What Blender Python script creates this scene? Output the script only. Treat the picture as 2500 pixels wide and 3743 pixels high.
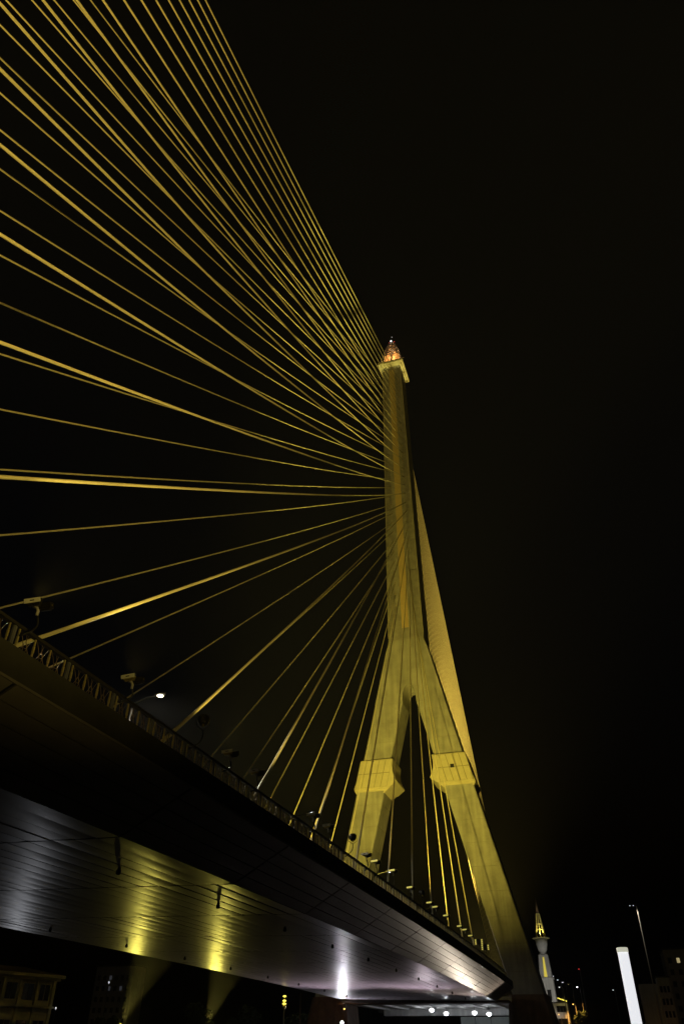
import bpy, math, random
from mathutils import Vector, Matrix

random.seed(7)
for o in list(bpy.data.objects):
    bpy.data.objects.remove(o, do_unlink=True)
scene = bpy.context.scene
COL = scene.collection
R = math.radians

# ------------------------------------------------------------------ camera
cam_d = bpy.data.cameras.new("camera")
cam = bpy.data.objects.new("camera", cam_d)
COL.objects.link(cam)
rt = Vector((0.9551808, 0.2959919, 0.0042866))
up = Vector((0.1736918, -0.5721207, 0.8015666))
fw = Vector((-0.2397097, 0.7648965, 0.5978901))
m = Matrix((rt, up, -fw)).transposed().to_4x4()
m.translation = Vector((27.3575, -134.4494, -1.9084))
cam.matrix_world = m
cam_d.sensor_fit = 'VERTICAL'
cam_d.sensor_height = 36.0
cam_d.lens = 36.0 * 2628.678 / 3743.0
cam_d.clip_start = 0.1
cam_d.clip_end = 6000
scene.camera = cam

# ------------------------------------------------------------------ world (night sky)
world = bpy.data.worlds.new("World")
scene.world = world
world.use_nodes = True
wn = world.node_tree
sky = wn.nodes.new('ShaderNodeTexSky')
sky.sky_type = 'NISHITA'
sky.sun_disc = False
sky.sun_elevation = R(-4.0)
sky.sun_rotation = R(200)
wn.links.new(sky.outputs[0], wn.nodes['Background'].inputs[0])
wn.nodes['Background'].inputs[1].default_value = 0.05

scene.view_settings.view_transform = 'Standard'
scene.view_settings.look = 'None'
scene.view_settings.exposure = 0.0
scene.view_settings.gamma = 1.0
scene.view_settings.use_curve_mapping = False

# faint moonlight
sd = bpy.data.lights.new("moon", 'SUN')
sd.energy = 0.0035
sd.angle = R(0.5)
sd.color = (1.0, 0.93, 0.78)
sun = bpy.data.objects.new("moon", sd)
sun.rotation_euler = (R(50), 0, R(35))
COL.objects.link(sun)

GOLD_LIGHT = (1.0, 0.785, 0.105)
CABLE_LIGHT = (1.0, 0.735, 0.15)

# ------------------------------------------------------------------ materials
def new_mat(name, color, rough=0.6, metal=0.0, noise=0.0, nscale=1.0, bump=0.0, bscale=8.0, spec=0.5,
            stretch=None, streak=0.0):
    mt = bpy.data.materials.new(name)
    mt.use_nodes = True
    nt = mt.node_tree
    b = nt.nodes['Principled BSDF']
    b.inputs['Base Color'].default_value = (*color, 1)
    b.inputs['Roughness'].default_value = rough
    b.inputs['Metallic'].default_value = metal
    b.inputs['Specular IOR Level'].default_value = spec
    co = None
    if noise or bump or streak:
        tc = nt.nodes.new('ShaderNodeNewGeometry')
        mp = nt.nodes.new('ShaderNodeMapping')
        nt.links.new(tc.outputs['Position'], mp.inputs[0])
        if stretch:
            mp.inputs['Scale'].default_value = stretch
        co = mp.outputs[0]
    if noise:
        n = nt.nodes.new('ShaderNodeTexNoise')
        n.inputs['Scale'].default_value = nscale
        n.inputs['Detail'].default_value = 7
        n.inputs['Roughness'].default_value = 0.62
        nt.links.new(co, n.inputs['Vector'])
        mr = nt.nodes.new('ShaderNodeMapRange')
        mr.inputs[1].default_value = 0.3
        mr.inputs[2].default_value = 0.7
        mr.inputs[3].default_value = 1 - noise
        mr.inputs[4].default_value = 1 + noise
        nt.links.new(n.outputs[0], mr.inputs[0])
        mx = nt.nodes.new('ShaderNodeVectorMath')
        mx.operation = 'SCALE'
        mx.inputs[0].default_value = color
        nt.links.new(mr.outputs[0], mx.inputs['Scale'])
        out = mx.outputs[0]
        if streak:
            n2 = nt.nodes.new('ShaderNodeTexNoise')
            n2.inputs['Scale'].default_value = 1.0
            n2.inputs['Detail'].default_value = 5
            mp2 = nt.nodes.new('ShaderNodeMapping')
            mp2.inputs['Scale'].default_value = (1.6, 1.6, 0.09)
            nt.links.new(tc.outputs['Position'], mp2.inputs[0])
            nt.links.new(mp2.outputs[0], n2.inputs['Vector'])
            mr2 = nt.nodes.new('ShaderNodeMapRange')
            mr2.inputs[1].default_value = 0.35
            mr2.inputs[2].default_value = 0.7
            mr2.inputs[3].default_value = 1 - streak
            mr2.inputs[4].default_value = 1.0 + streak * 0.3
            nt.links.new(n2.outputs[0], mr2.inputs[0])
            mx2 = nt.nodes.new('ShaderNodeVectorMath')
            mx2.operation = 'SCALE'
            nt.links.new(out, mx2.inputs[0])
            nt.links.new(mr2.outputs[0], mx2.inputs['Scale'])
            out = mx2.outputs[0]
        nt.links.new(out, b.inputs['Base Color'])
    if bump:
        n = nt.nodes.new('ShaderNodeTexNoise')
        n.inputs['Scale'].default_value = bscale
        n.inputs['Detail'].default_value = 5
        nt.links.new(co, n.inputs['Vector'])
        bp = nt.nodes.new('ShaderNodeBump')
        bp.inputs['Strength'].default_value = bump
        bp.inputs['Distance'].default_value = 0.05
        nt.links.new(n.outputs[0], bp.inputs['Height'])
        nt.links.new(bp.outputs[0], b.inputs['Normal'])
    return mt

def emit_mat(name, color, strength):
    mt = bpy.data.materials.new(name)
    mt.use_nodes = True
    nt = mt.node_tree
    b = nt.nodes['Principled BSDF']
    b.inputs['Base Color'].default_value = (*[min(0.8, c) for c in color], 1)
    b.inputs['Emission Color'].default_value = (*color, 1)
    b.inputs['Emission Strength'].default_value = strength
    return mt

M = dict(
    concrete=new_mat("pylon concrete", (0.40, 0.385, 0.34), 0.82, noise=0.24, nscale=0.30, bump=0.2, bscale=5, spec=0.3, streak=0.22),
    concrete_mast=new_mat("stained mast concrete", (0.34, 0.32, 0.28), 0.85, noise=0.30, nscale=0.7, bump=0.25, bscale=4, spec=0.25, streak=0.2),
    joint=new_mat("recessed pour joint", (0.30, 0.28, 0.22), 0.9, noise=0.1, nscale=2),  # slightly darker core colour between the pour lifts
    collar=new_mat("collar panel paint", (0.60, 0.54, 0.36), 0.6, noise=0.07, nscale=1.0, spec=0.3),
    collar_joint=new_mat("collar joint", (0.30, 0.26, 0.15), 0.8),
    hole=new_mat("dark opening", (0.012, 0.012, 0.012), 0.9),
    gold_panel=new_mat("gold cladding", (0.56, 0.42, 0.19), 0.5, noise=0.06, nscale=0.8, spec=0.4),
    gold_leaf=new_mat("gold leaf", (0.80, 0.56, 0.30), 0.45, metal=0.25, noise=0.25, nscale=1.5),
    black_steel=new_mat("black steel", (0.02, 0.018, 0.016), 0.5, noise=0.2, nscale=6),
    cable=new_mat("yellow cable sheath", (0.72, 0.64, 0.40), 0.42, noise=0.05, nscale=0.4, spec=0.4),
    socket=new_mat("cable socket", (0.45, 0.36, 0.14), 0.5, noise=0.1, nscale=4),
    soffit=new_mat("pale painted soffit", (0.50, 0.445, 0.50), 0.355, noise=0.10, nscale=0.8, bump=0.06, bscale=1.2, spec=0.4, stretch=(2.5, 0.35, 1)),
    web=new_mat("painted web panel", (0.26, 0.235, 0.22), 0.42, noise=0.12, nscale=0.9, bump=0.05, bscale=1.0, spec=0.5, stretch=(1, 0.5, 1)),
    girder=new_mat("girder core", (0.025, 0.023, 0.022), 0.8, noise=0.2, nscale=1),
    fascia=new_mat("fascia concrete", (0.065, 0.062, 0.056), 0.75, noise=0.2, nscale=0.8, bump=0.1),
    asphalt=new_mat("asphalt", (0.05, 0.05, 0.05), 0.9, noise=0.2, nscale=2),
    rail_dark=new_mat("dark railing paint", (0.035, 0.033, 0.03), 0.45, noise=0.2, nscale=4),
    rail_gold=new_mat("gilded railing bar", (0.62, 0.52, 0.20), 0.35, metal=0.3, noise=0.15, nscale=8),
    rail_bronze=new_mat("dark bronze scroll", (0.22, 0.16, 0.07), 0.4, metal=0.3, noise=0.2, nscale=8),
    rail_post=new_mat("grey railing post", (0.17, 0.17, 0.20), 0.5, noise=0.12, nscale=3),
    lamp_metal=new_mat("brass lamp housing", (0.55, 0.46, 0.16), 0.3, metal=0.8, noise=0.1, nscale=9),
    lamp_plate=new_mat("pale lamp plate", (0.80, 0.78, 0.70), 0.6, noise=0.06, nscale=6),
    lamp_pipe=new_mat("pale conduit", (0.46, 0.43, 0.44), 0.5, noise=0.1, nscale=6),
    lamp_black=new_mat("black lamp housing", (0.015, 0.014, 0.013), 0.35, noise=0.2, nscale=9),
    pole=new_mat("galvanised pole", (0.06, 0.06, 0.058), 0.5, noise=0.1, nscale=3),
    water=new_mat("river water", (0.012, 0.016, 0.015), 0.12, noise=0.2, nscale=0.05, bump=0.6, bscale=0.6),
    ground=new_mat("bank ground", (0.06, 0.058, 0.05), 0.9, noise=0.3, nscale=0.2),
    pontoon=new_mat("pontoon deck", (0.10, 0.10, 0.10), 0.8, noise=0.2, nscale=0.8),
    brown_pier=new_mat("brown pier cladding", (0.16, 0.095, 0.06), 0.75, noise=0.25, nscale=0.9, bump=0.2, streak=0.3),
    white_wall=new_mat("white painted wall", (0.62, 0.62, 0.60), 0.7, noise=0.1, nscale=0.5, streak=0.2),
    cream_wall=new_mat("cream plaster", (0.50, 0.46, 0.34), 0.8, noise=0.12, nscale=0.8, streak=0.15),
    roof=new_mat("clay roof", (0.09, 0.06, 0.045), 0.85, noise=0.25, nscale=1.5),
    glass=new_mat("dark window glass", (0.012, 0.013, 0.015), 0.12, noise=0.1, nscale=3),
    shed=new_mat("pale green sheeting", (0.42, 0.47, 0.44), 0.6, noise=0.12, nscale=0.7),
    bark=new_mat("bark", (0.06, 0.045, 0.03), 0.9, noise=0.3, nscale=4),
    leaf=new_mat("dark leaves", (0.045, 0.075, 0.03), 0.7, noise=0.4, nscale=0.9),
    minaret=new_mat("tower plaster", (0.60, 0.60, 0.57), 0.75, noise=0.1, nscale=0.4, streak=0.2),
    spire=new_mat("spire ribs", (0.55, 0.50, 0.22), 0.5, noise=0.1, nscale=1),
)
E = dict(
    white=emit_mat("white lamp glow", (0.95, 0.97, 1.0), 6.0),
    warm=emit_mat("warm lamp glow", (1.0, 0.90, 0.62), 6.0),
    tube=emit_mat("white light column", (0.80, 0.81, 0.85), 1.0),
    tubecap_glow=emit_mat("end cap with tube glow", (0.50, 0.50, 0.40), 1.0),  # emission stands in for the tube's light falling on the cap plate
    yellow=emit_mat("yellow lamp glow", (1.0, 0.82, 0.12), 1.6),
    orange=emit_mat("orange lamp glow", (1.0, 0.50, 0.12), 3.0),
    lens=emit_mat("floodlight lens", (0.80, 0.68, 0.14), 0.9),
    farwindow=emit_mat("faint far window", (0.30, 0.31, 0.36), 0.07),
    niche=emit_mat("lit tower niche", (0.62, 0.50, 0.07), 0.75),
    red=emit_mat("red beacon", (1.0, 0.06, 0.05), 1.2),
    dimwhite=emit_mat("distant lamp", (0.75, 0.78, 0.85), 1.0),
    dimwindow=emit_mat("distant lit window", (0.75, 0.62, 0.30), 0.45),
)

# ------------------------------------------------------------------ mesh helpers
class MB:
    def __init__(s):
        s.v = []; s.f = []; s.sm = []
    def add(s, vs, fs, smooth=False):
        n = len(s.v)
        s.v += [tuple(v) for v in vs]
        s.f += [tuple(i + n for i in f) for f in fs]
        s.sm += [smooth] * len(fs)
        return s
    def box(s, a, b):
        x0, y0, z0 = a; x1, y1, z1 = b
        vs = [(x0,y0,z0),(x1,y0,z0),(x1,y1,z0),(x0,y1,z0),(x0,y0,z1),(x1,y0,z1),(x1,y1,z1),(x0,y1,z1)]
        return s.add(vs, [(0,3,2,1),(4,5,6,7),(0,1,5,4),(1,2,6,5),(2,3,7,6),(3,0,4,7)])
    def obox(s, c, ax, ay, az, sx, sy, sz):
        """oriented box, centre c, unit axes, full sizes"""
        c = Vector(c)
        vs = []
        for k in (-1, 1):
            for i, j in ((-1,-1),(1,-1),(1,1),(-1,1)):
                vs.append(c + ax*(i*sx/2) + ay*(j*sy/2) + az*(k*sz/2))
        return s.add(vs, [(0,3,2,1),(4,5,6,7),(0,1,5,4),(1,2,6,5),(2,3,7,6),(3,0,4,7)])
    def loft(s, rings, cap=True, smooth=False):
        n = len(rings[0])
        vs = [p for r in rings for p in r]
        fs = []
        for k in range(len(rings)-1):
            for i in range(n):
                j = (i+1) % n
                fs.append((k*n+i, k*n+j, (k+1)*n+j, (k+1)*n+i))
        if cap:
            fs.append(tuple(reversed(range(n))))
            fs.append(tuple((len(rings)-1)*n+i for i in range(n)))
        return s.add(vs, fs, smooth)
    def tube(s, pts, rad, n=8, cap=True):
        pts = [Vector(p) for p in pts]
        rads = rad if isinstance(rad, (list, tuple)) else [rad]*len(pts)
        rings = []
        prev = None
        for i, p in enumerate(pts):
            if i == 0: t = pts[1]-pts[0]
            elif i == len(pts)-1: t = pts[-1]-pts[-2]
            else: t = pts[i+1]-pts[i-1]
            t.normalize()
            if prev is None:
                a = Vector((0,0,1)) if abs(t.z) < 0.9 else Vector((1,0,0))
                u = t.cross(a).normalized()
            else:
                u = (prev - t*prev.dot(t)).normalized()
            prev = u
            w = t.cross(u)
            rings.append([p + (u*math.cos(2*math.pi*k/n) + w*math.sin(2*math.pi*k/n))*rads[i] for k in range(n)])
        return s.loft(rings, cap, True)
    def bar(s, a, b, w, d=None):
        a = Vector(a); b = Vector(b); t = (b-a); L = t.length; t.normalize()
        h = Vector((1,0,0)) if abs(t.x) < 0.9 else Vector((0,1,0))
        u = t.cross(h).normalized(); v = t.cross(u)
        return s.obox((a+b)/2, u, v, t, w, d or w, L)
    def lathe(s, prof, c=(0,0,0), n=16, axis=None, smooth=True):
        c = Vector(c); az = Vector(axis or (0,0,1)).normalized()
        h = Vector((1,0,0)) if abs(az.x) < 0.9 else Vector((0,1,0))
        u = az.cross(h).normalized(); v = az.cross(u)
        rings = [[c + az*z + (u*math.cos(2*math.pi*k/n)+v*math.sin(2*math.pi*k/n))*max(r,1e-3) for k in range(n)] for r, z in prof]
        return s.loft(rings, True, smooth)
    def mesh(s, name, mat):
        me = bpy.data.meshes.new(name)
        me.from_pydata(s.v, [], s.f)
        me.materials.append(mat)
        me.polygons.foreach_set('use_smooth', s.sm)
        me.update()
        return me
    def build(s, name, mat, parent=None, label=None):
        return link(name, s.mesh(name, mat), parent, label)

def link(name, me, parent=None, label=None):
    o = bpy.data.objects.new(name, me)
    COL.objects.link(o)
    if parent is not None:
        o.parent = parent
        o.matrix_parent_inverse = Matrix.Identity(4)
        pw = world_of(parent)
        o.matrix_basis = pw.inverted() if me is None or not getattr(parent, 'get', None) or parent.get('_keep', 1) else Matrix.Identity(4)
    if label: o['label'] = label
    return o

def world_of(o):
    mw = o.matrix_basis.copy()
    p = o.parent
    while p is not None:
        mw = p.matrix_basis @ mw
        p = p.parent
    return mw

def empty(name, loc=(0,0,0)):
    o = bpy.data.objects.new(name, None)
    o.location = loc
    COL.objects.link(o)
    return o

def tag(o, label, cat, group=None):
    o['label'] = label
    o['category'] = cat
    if group: o['group'] = group
    return o

def struct(o):
    o['kind'] = 'structure'
    return o

def spot(name, loc, target, watts, angle, color, blend=0.6, rad=0.3, parent=None):
    d = bpy.data.lights.new(name, 'SPOT')
    d.energy = watts; d.spot_size = R(angle); d.spot_blend = blend
    d.color = color; d.shadow_soft_size = rad
    o = bpy.data.objects.new(name, d)
    COL.objects.link(o)
    t = (Vector(target)-Vector(loc)).normalized()
    mw = t.to_track_quat('-Z', 'Y').to_matrix().to_4x4()
    mw.translation = Vector(loc)
    if parent is not None:
        o.parent = parent
        mw = world_of(parent).inverted() @ mw
    o.matrix_basis = mw
    return o

def point(name, loc, watts, color, rad=0.2, parent=None):
    d = bpy.data.lights.new(name, 'POINT')
    d.energy = watts; d.color = color; d.shadow_soft_size = rad
    o = bpy.data.objects.new(name, d)
    COL.objects.link(o)
    mw = Matrix.Translation(Vector(loc))
    if parent is not None:
        o.parent = parent
        mw = world_of(parent).inverted() @ mw
    o.matrix_basis = mw
    return o

ORD = ['first','second','third','fourth','fifth','sixth','seventh','eighth','ninth','tenth','eleventh','twelfth',
       'thirteenth','fourteenth','fifteenth','sixteenth','seventeenth','eighteenth','nineteenth','twentieth',
       'twenty-first','twenty-second','twenty-third','twenty-fourth','twenty-fifth','twenty-sixth','twenty-seventh','twenty-eighth']

# ------------------------------------------------------------------ setting: water, bank
struct(MB().add([(-1500,-1500,-4.5),(1500,-1500,-4.5),(1500,-24,-4.5),(-1500,-24,-4.5)], [(0,1,2,3)]).build('river_water', M['water']))
struct(MB().box((-1500,-24.5,-6),(1500,3000,-3.5)).build('river_bank', M['ground']))
struct(MB().box((22,-146,-4.4),(36,-112,-3.7)).build('landing_pontoon', M['pontoon']))

# ------------------------------------------------------------------ bridge profile
def zr(y):                       # height of the railing's top line along the bridge
    return 6.63521 - 0.0189304*y - 0.000116786*y*y
XE, ZE = 14.05, -1.5954          # outer fascia bottom
XK, ZK = 11.40, -3.10            # near knuckle of the soffit
XF, ZF = -12.42, -2.61           # far knuckle
END = -7.5

# ------------------------------------------------------------------ pylon
ZSH = 65.4
def outer(z): return 3.72 + 0.2357*(65.4 - z)
def inner(z): return 1.98 + 0.2528*(49.5 - z)
def mhalf(z): return 3.70 - (z-65.4)*(3.70-2.48)/(147.5-65.4)
YF, YB = -2.95, 3.0

pylon = empty('bridge_pylon', (0,0,-3.5))
tag(pylon, 'tall floodlit concrete bridge pylon with two splayed legs and a gilded crown', 'pylon')

def ring(x0, x1, y0, y1, z, c=0.14):
    return [(x0+c,y0,z),(x1-c,y0,z),(x1,y0+c,z),(x1,y1-c,z),(x1-c,y1,z),(x0+c,y1,z),(x0,y1-c,z),(x0,y0+c,z)]

# mast: a core and the pour lifts that clad it
core = MB()
core.loft([ring(-mhalf(z)+0.05, mhalf(z)-0.05, YF+0.05, YB-0.05, z) for z in (65.4, 147.5)])
mast = core.build('mast', M['joint'], pylon)
z = 65.5; k = 0
while z < 147.3:
    z1 = min(z + 4.1, 147.45)
    MB().loft([ring(-mhalf(z), mhalf(z), YF, YB, z+0.025), ring(-mhalf(z1), mhalf(z1), YF, YB, z1-0.025)]).build('concrete_lift', M['concrete_mast'], mast)
    z = z1; k += 1
# gilded strip in the middle of the front face
z = 68.0
while z < 146.0:
    z1 = min(z + 5.2, 146.4)
    MB().box((-0.74, YF-0.06, z+0.008), (0.74, YF+0.02, z1-0.008)).build('gold_panel', M['gold_panel'], mast)
    z = z1
# slim arrises on the mast's front corners
for s_ in (-1, 1):
    MB().bar((s_*(mhalf(66)-0.02), YF+0.02, 66), (s_*(mhalf(147)-0.02), YF+0.02, 147), 0.09).build('corner_strip', M['collar'], mast)

# shoulder with the arch between the legs
def prism_xz(poly, y0, y1):
    n = len(poly)
    vs = [(x, y0, z_) for x, z_ in poly] + [(x, y1, z_) for x, z_ in poly]
    fs = [tuple(range(n)), tuple(reversed(range(n, 2*n)))]
    for i in range(n):
        j = (i+1) % n
        fs.append((j, i, n+i, n+j))
    return MB().add(vs, fs)
ZJ = 52.0
arch = []
for i in range(13):
    a = math.pi*i/12
    xx = -inner(ZJ)*math.cos(a)
    arch.append((xx, ZJ + 3.7*math.sin(a)**0.75))
# two joined halves so each face stays convex enough
shoulder = empty('shoulder'); shoulder.parent = pylon; shoulder.matrix_basis = world_of(pylon).inverted()
for s_ in (-1, 1):
    half = [(s_*0.0, 55.7), (s_*0.0, 65.4), (s_*3.70, 65.4), (s_*outer(ZJ), ZJ)]
    cur = [(s_*inner(ZJ)*math.cos(t_*math.pi/16), ZJ+3.7*math.sin(t_*math.pi/16)**0.75) for t_ in range(0, 8)]
    poly = half + cur
    if s_ < 0: poly = poly[::-1]
    # triangulated fan strips between the arch and the outer slope
    mb = MB()
    cols = [(inner(ZJ)*math.cos(t_*math.pi/16), ZJ+3.7*math.sin(t_*math.pi/16)**0.75) for t_ in range(0, 9)]
    pts_in = cols
    pts_out = []
    for i in range(9):
        t_ = i/8
        if t_ < 0.6:
            zz = ZJ + (65.4-ZJ)*t_/0.6; pts_out.append((outer(zz), zz))
        else:
            pts_out.append((3.72*(1-(t_-0.6)/0.4), 65.4))
    for y_ in (YF, YB):
        n0 = len(mb.v)
        vs = []; fs = []
        for a_, b_ in zip(pts_in, pts_out):
            vs += [(s_*a_[0], y_, a_[1]), (s_*b_[0], y_, b_[1])]
        for i in range(8):
            f = (2*i, 2*i+1, 2*i+3, 2*i+2)
            if (s_ > 0) == (y_ > 0): f = f[::-1]
            fs.append(f)
        mb.add(vs, fs)
    for pl in (pts_in, pts_out):
        vs = []; fs = []
        for a_ in pl:
            vs += [(s_*a_[0], YF, a_[1]), (s_*a_[0], YB, a_[1])]
        for i in range(8):
            f = (2*i, 2*i+1, 2*i+3, 2*i+2)
            if (s_ > 0) == (pl is pts_in): f = f[::-1]
            fs.append(f)
        mb.add(vs, fs)
    mb.build('shoulder_block', M['concrete'], shoulder)

# legs: core + lifts
for s_ in (-1, 1):
    def legring(z, e=0.0):
        a, b = inner(z)+e, outer(z)-e
        return ring(min(s_*a, s_*b), max(s_*a, s_*b), YF+e, YB-e, z, 0.16)
    leg = MB().loft([legring(z, 0.05) for z in (4.6, 30, 52.0)]).build('leg', M['joint'], pylon)
    z = ZJ - 0.01
    while z > 4.8:
        z1 = max(z - 3.7, 4.7)
        MB().loft([legring(z1+0.03), legring(z-0.03)]).build('concrete_lift', M['concrete'], leg)
        z = z1
    # faint tie-hole plugs, two columns
    # pier foot below the deck
    def fr(z, t_):
        a, b = inner(4.7)-0.6-t_*0.8, outer(4.7)+t_*(outer(-3.5)-outer(4.7))+0.35
        return ring(min(s_*a, s_*b), max(s_*a, s_*b), YF-0.5-0.5*t_, YB+0.5+0.5*t_, z, 0.5)
    MB().loft([fr(4.65, 0), fr(-3.6, 1)][::-1]).build('pier', M['brown_pier'], pylon)

# collars
def collar(s_):
    lv = [(41.35, 0.34, 0.34, 0.34), (41.2, 0.42, 0.42, 0.42), (40.0, 0.55, 0.42, 0.42), (39.0, 0.88, 0.42, 0.42), (38.1, 1.38, 0.42, 0.42), (37.35, 1.95, 0.42, 0.42),
          (37.2, 1.93, 0.44, 0.42), (36.3, 0.95, 0.55, 0.42), (36.1, 0.72, 0.55, 0.02), (35.4, -0.05, -0.05, -0.02)]
    rings = []
    for z, e, g, f in reversed(lv):
        a, b = inner(z)-e, outer(z)+g
        rings.append(ring(min(s_*a, s_*b), max(s_*a, s_*b), YF-f, YB+f, z, 0.06))
    c = MB().loft(rings).build('collar', M['collar'], pylon)
    zb_ = [36.4, 41.14]
    pv_ = [(s_*(inner(z)-0.36), YF-0.428, z) for z in zb_] + [(s_*(outer(z)+0.38), YF-0.428, z) for z in zb_[::-1]]
    MB().add(pv_, [(0,1,2,3) if s_ < 0 else (3,2,1,0)]).build('panel_backing', M['collar_joint'], c)
    # panels of the front face: five columns, two rows
    rows = [(36.42, 38.78), (38.90, 41.12)]
    for (za, zb) in rows:
        for k in range(5):
            t0, t1 = k/5+0.010, (k+1)/5-0.010
            def xx(z, t_):
                a, b = inner(z)-0.36, outer(z)+0.38
                return s_*(a+(b-a)*t_)
            vs = []
            for y_ in (YF-0.455, YF-0.432):
                vs += [(xx(za,t0),y_,za),(xx(za,t1),y_,za),(xx(zb,t1),y_,zb),(xx(zb,t0),y_,zb)]
            fs = [(0,1,2,3),(7,6,5,4),(0,4,5,1),(1,5,6,2),(2,6,7,3),(3,7,4,0)]
            if s_ < 0: fs = [f[::-1] for f in fs]
            MB().add(vs, fs).build('collar_panel', M['collar'], c)
    if s_ > 0:
        zc = 39.0
        xm = (inner(zc)+outer(zc))/2
        MB().box((xm-0.36, YF-0.47, zc-0.33), (xm+0.36, YF-0.44, zc+0.33)).build('vent_opening', M['hole'], c)
for s_ in (-1, 1):
    collar(s_)

# cap slab and gilded crown
cap = MB()
cap.loft([ring(-3.42, 3.46, -4.45, 4.15, 147.62, 0.05), ring(-3.42, 3.46, -4.45, 4.15, 148.25, 0.05)])
cap.loft([ring(-2.75, 2.8, -3.4, 3.3, 147.3, 0.05), ring(-2.95, 3.0, -3.8, 3.6, 147.61, 0.05)])
cap.build('cap_slab', M['collar'], pylon)
for nm, x_, y_ in (('a', -1.7, -3.8), ('b', 1.7, -3.8), ('c', 3.05, -1.6), ('d', 3.1, 1.8), ('e', -3.0, -2.4)):
    MB().box((x_-0.12, y_-0.12, 145.5), (x_+0.12, y_+0.12, 145.75)).build('cap_uplight', M['lamp_black'], pylon)
    spot('cap_light', (x_, y_, 145.85), (x_*1.02, y_*1.02, 148), 62, 125, (1.0, 0.92, 0.26), 0.6, 0.08, pylon)
crown = empty('crown'); crown.parent = pylon; crown.matrix_basis = world_of(pylon).inverted()
def cw(z): return 3.05*(1-((z-148.3)/(160.3-148.3))**1.25) + 0.5*((z-148.3)/12.0)
levels = [148.3, 150.0, 152.0, 153.8, 155.6, 157.4, 159.0, 160.3]
MB().loft([[( sx*(cw(z)*0.68), sy*(cw(z)*0.68), z) for sx, sy in ((-1,-1),(1,-1),(1,1),(-1,1))] for z in levels]).build('gilded_core', M['gold_leaf'], crown)
for sx, sy in ((-1,-1),(1,-1),(1,1),(-1,1),(0,-1),(1,0),(0,1),(-1,0)):
    MB().tube([(sx*cw(z), sy*cw(z), z) for z in levels], 0.20 if sx and sy else 0.15, 5).build('cage_rib', M['black_steel'], crown)
for za, zb in ((153.4, 155.4), (155.4, 157.6), (157.6, 159.6)):
    mb = MB()
    for a, b in (((-1,-1),(1,-1)), ((1,-1),(1,1)), ((1,1),(-1,1)), ((-1,1),(-1,-1))):
        A = Vector((a[0]*cw(za), a[1]*cw(za), za)); B = Vector((b[0]*cw(za), b[1]*cw(za), za))
        C = Vector((a[0]*cw(zb), a[1]*cw(zb), zb)); D = Vector((b[0]*cw(zb), b[1]*cw(zb), zb))
        mid0 = (A+B)/2; mid1 = (C+D)/2
        for p, q in ((A, mid1), (mid0, C), (mid0, D), (B, mid1), (A, B)):
            mb.bar(p, q, 0.17)
    mb.build('cage_brace', M['black_steel'], crown)
for sx, sy in ((-1,-1),(1,-1),(1,1),(-1,1)):
    MB().add([(sx*2.2, sy*2.2, 148.3),(sx*2.8, sy*0.8, 148.3),(sx*0.8, sy*2.8, 148.3),(sx*1.9, sy*1.9, 154.6)], [(0,1,3),(1,2,3),(2,0,3),(0,2,1)]).build('petal', M['gold_leaf'], crown)
MB().tube([(0,0,160.2),(0,0,163.0)], [0.10, 0.02], 6).build('finial', M['black_steel'], crown)
MB().lathe([(0.02,-0.17),(0.14,-0.08),(0.17,0),(0.14,0.1),(0.02,0.18)], (-0.15,-0.55,160.75), 8).build('beacon', E['white'], crown, 'small white beacon lamp')
MB().lathe([(0.02,-0.1),(0.10,0),(0.02,0.1)], (0.02,0,163.05), 6).build('tip_lamp', E['dimwhite'], crown)
for sx in (-1, 1):
    MB().lathe([(0.02,-0.12),(0.13,0),(0.02,0.12)], (sx*0.75,-0.5,160.3), 6).build('aviation_lamp', E['red'], crown)
for (x_, y_) in ((-3.1,-4.1),(3.1,-4.1),(3.2,3.9),(0,-4.2),(3.2,0)):
    spot('crown_light', (x_, y_, 148.5), (0,0,158.5), 800, 60, (1.0, 0.52, 0.20), 0.5, 0.12, crown)

for a_ in range(4):  # added fill lamps on invented brackets brighten the upper crown
    q = a_*math.pi/2
    for z_, r_, w_ in ((153.6, 3.3, 400), (157.2, 2.3, 260)):
        lx_, ly_ = r_*math.sin(q), -r_*math.cos(q)
        MB().bar((lx_*0.6, ly_*0.6, z_-0.2), (lx_, ly_, z_-0.25), 0.07).build('fill_bracket', M['black_steel'], crown)
        point('crown_fill', (lx_*1.05, ly_*1.05, z_), w_, (1.0, 0.55, 0.22), 0.12, crown)

# ------------------------------------------------------------------ bridge deck
deck = empty('bridge_deck', (0, -60, 4))
tag(deck, 'long cambered bridge deck with pale ribbed underside', 'bridge deck')
ys = [END] + [-10 - 5*i for i in range(0, 59)]
ys = sorted(set(ys))
# girder core
def section(y):
    zt = zr(y)
    return [(-XE, y, zt-0.85), (-XE, y, zt+ZE+0.1), (XF+0.06, y, zt+ZF+0.10), (XK-0.06, y, zt+ZK+0.10), (XE-0.03, y, zt+ZE+0.06), (XE-0.03, y, zt-0.85)]
MB().loft([section(y) for y in ys]).build('girder', M['girder'], deck)
MB().loft([[(-13.4,y,zr(y)-0.84),(13.4,y,zr(y)-0.84),(13.4,y,zr(y)-0.76),(-13.4,y,zr(y)-0.76)] for y in ys]).build('roadway', M['asphalt'], deck)
# fascia / edge beams
for s_ in (-1, 1):
    MB().loft([[(s_*13.45, y, zr(y)-0.62), (s_*XE, y, zr(y)-0.70), (s_*XE, y, zr(y)+ZE+(0 if s_>0 else 0.15)), (s_*13.45, y, zr(y)+ZE+0.3)] for y in ys]).build('edge_beam', M['fascia'], deck)
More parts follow.
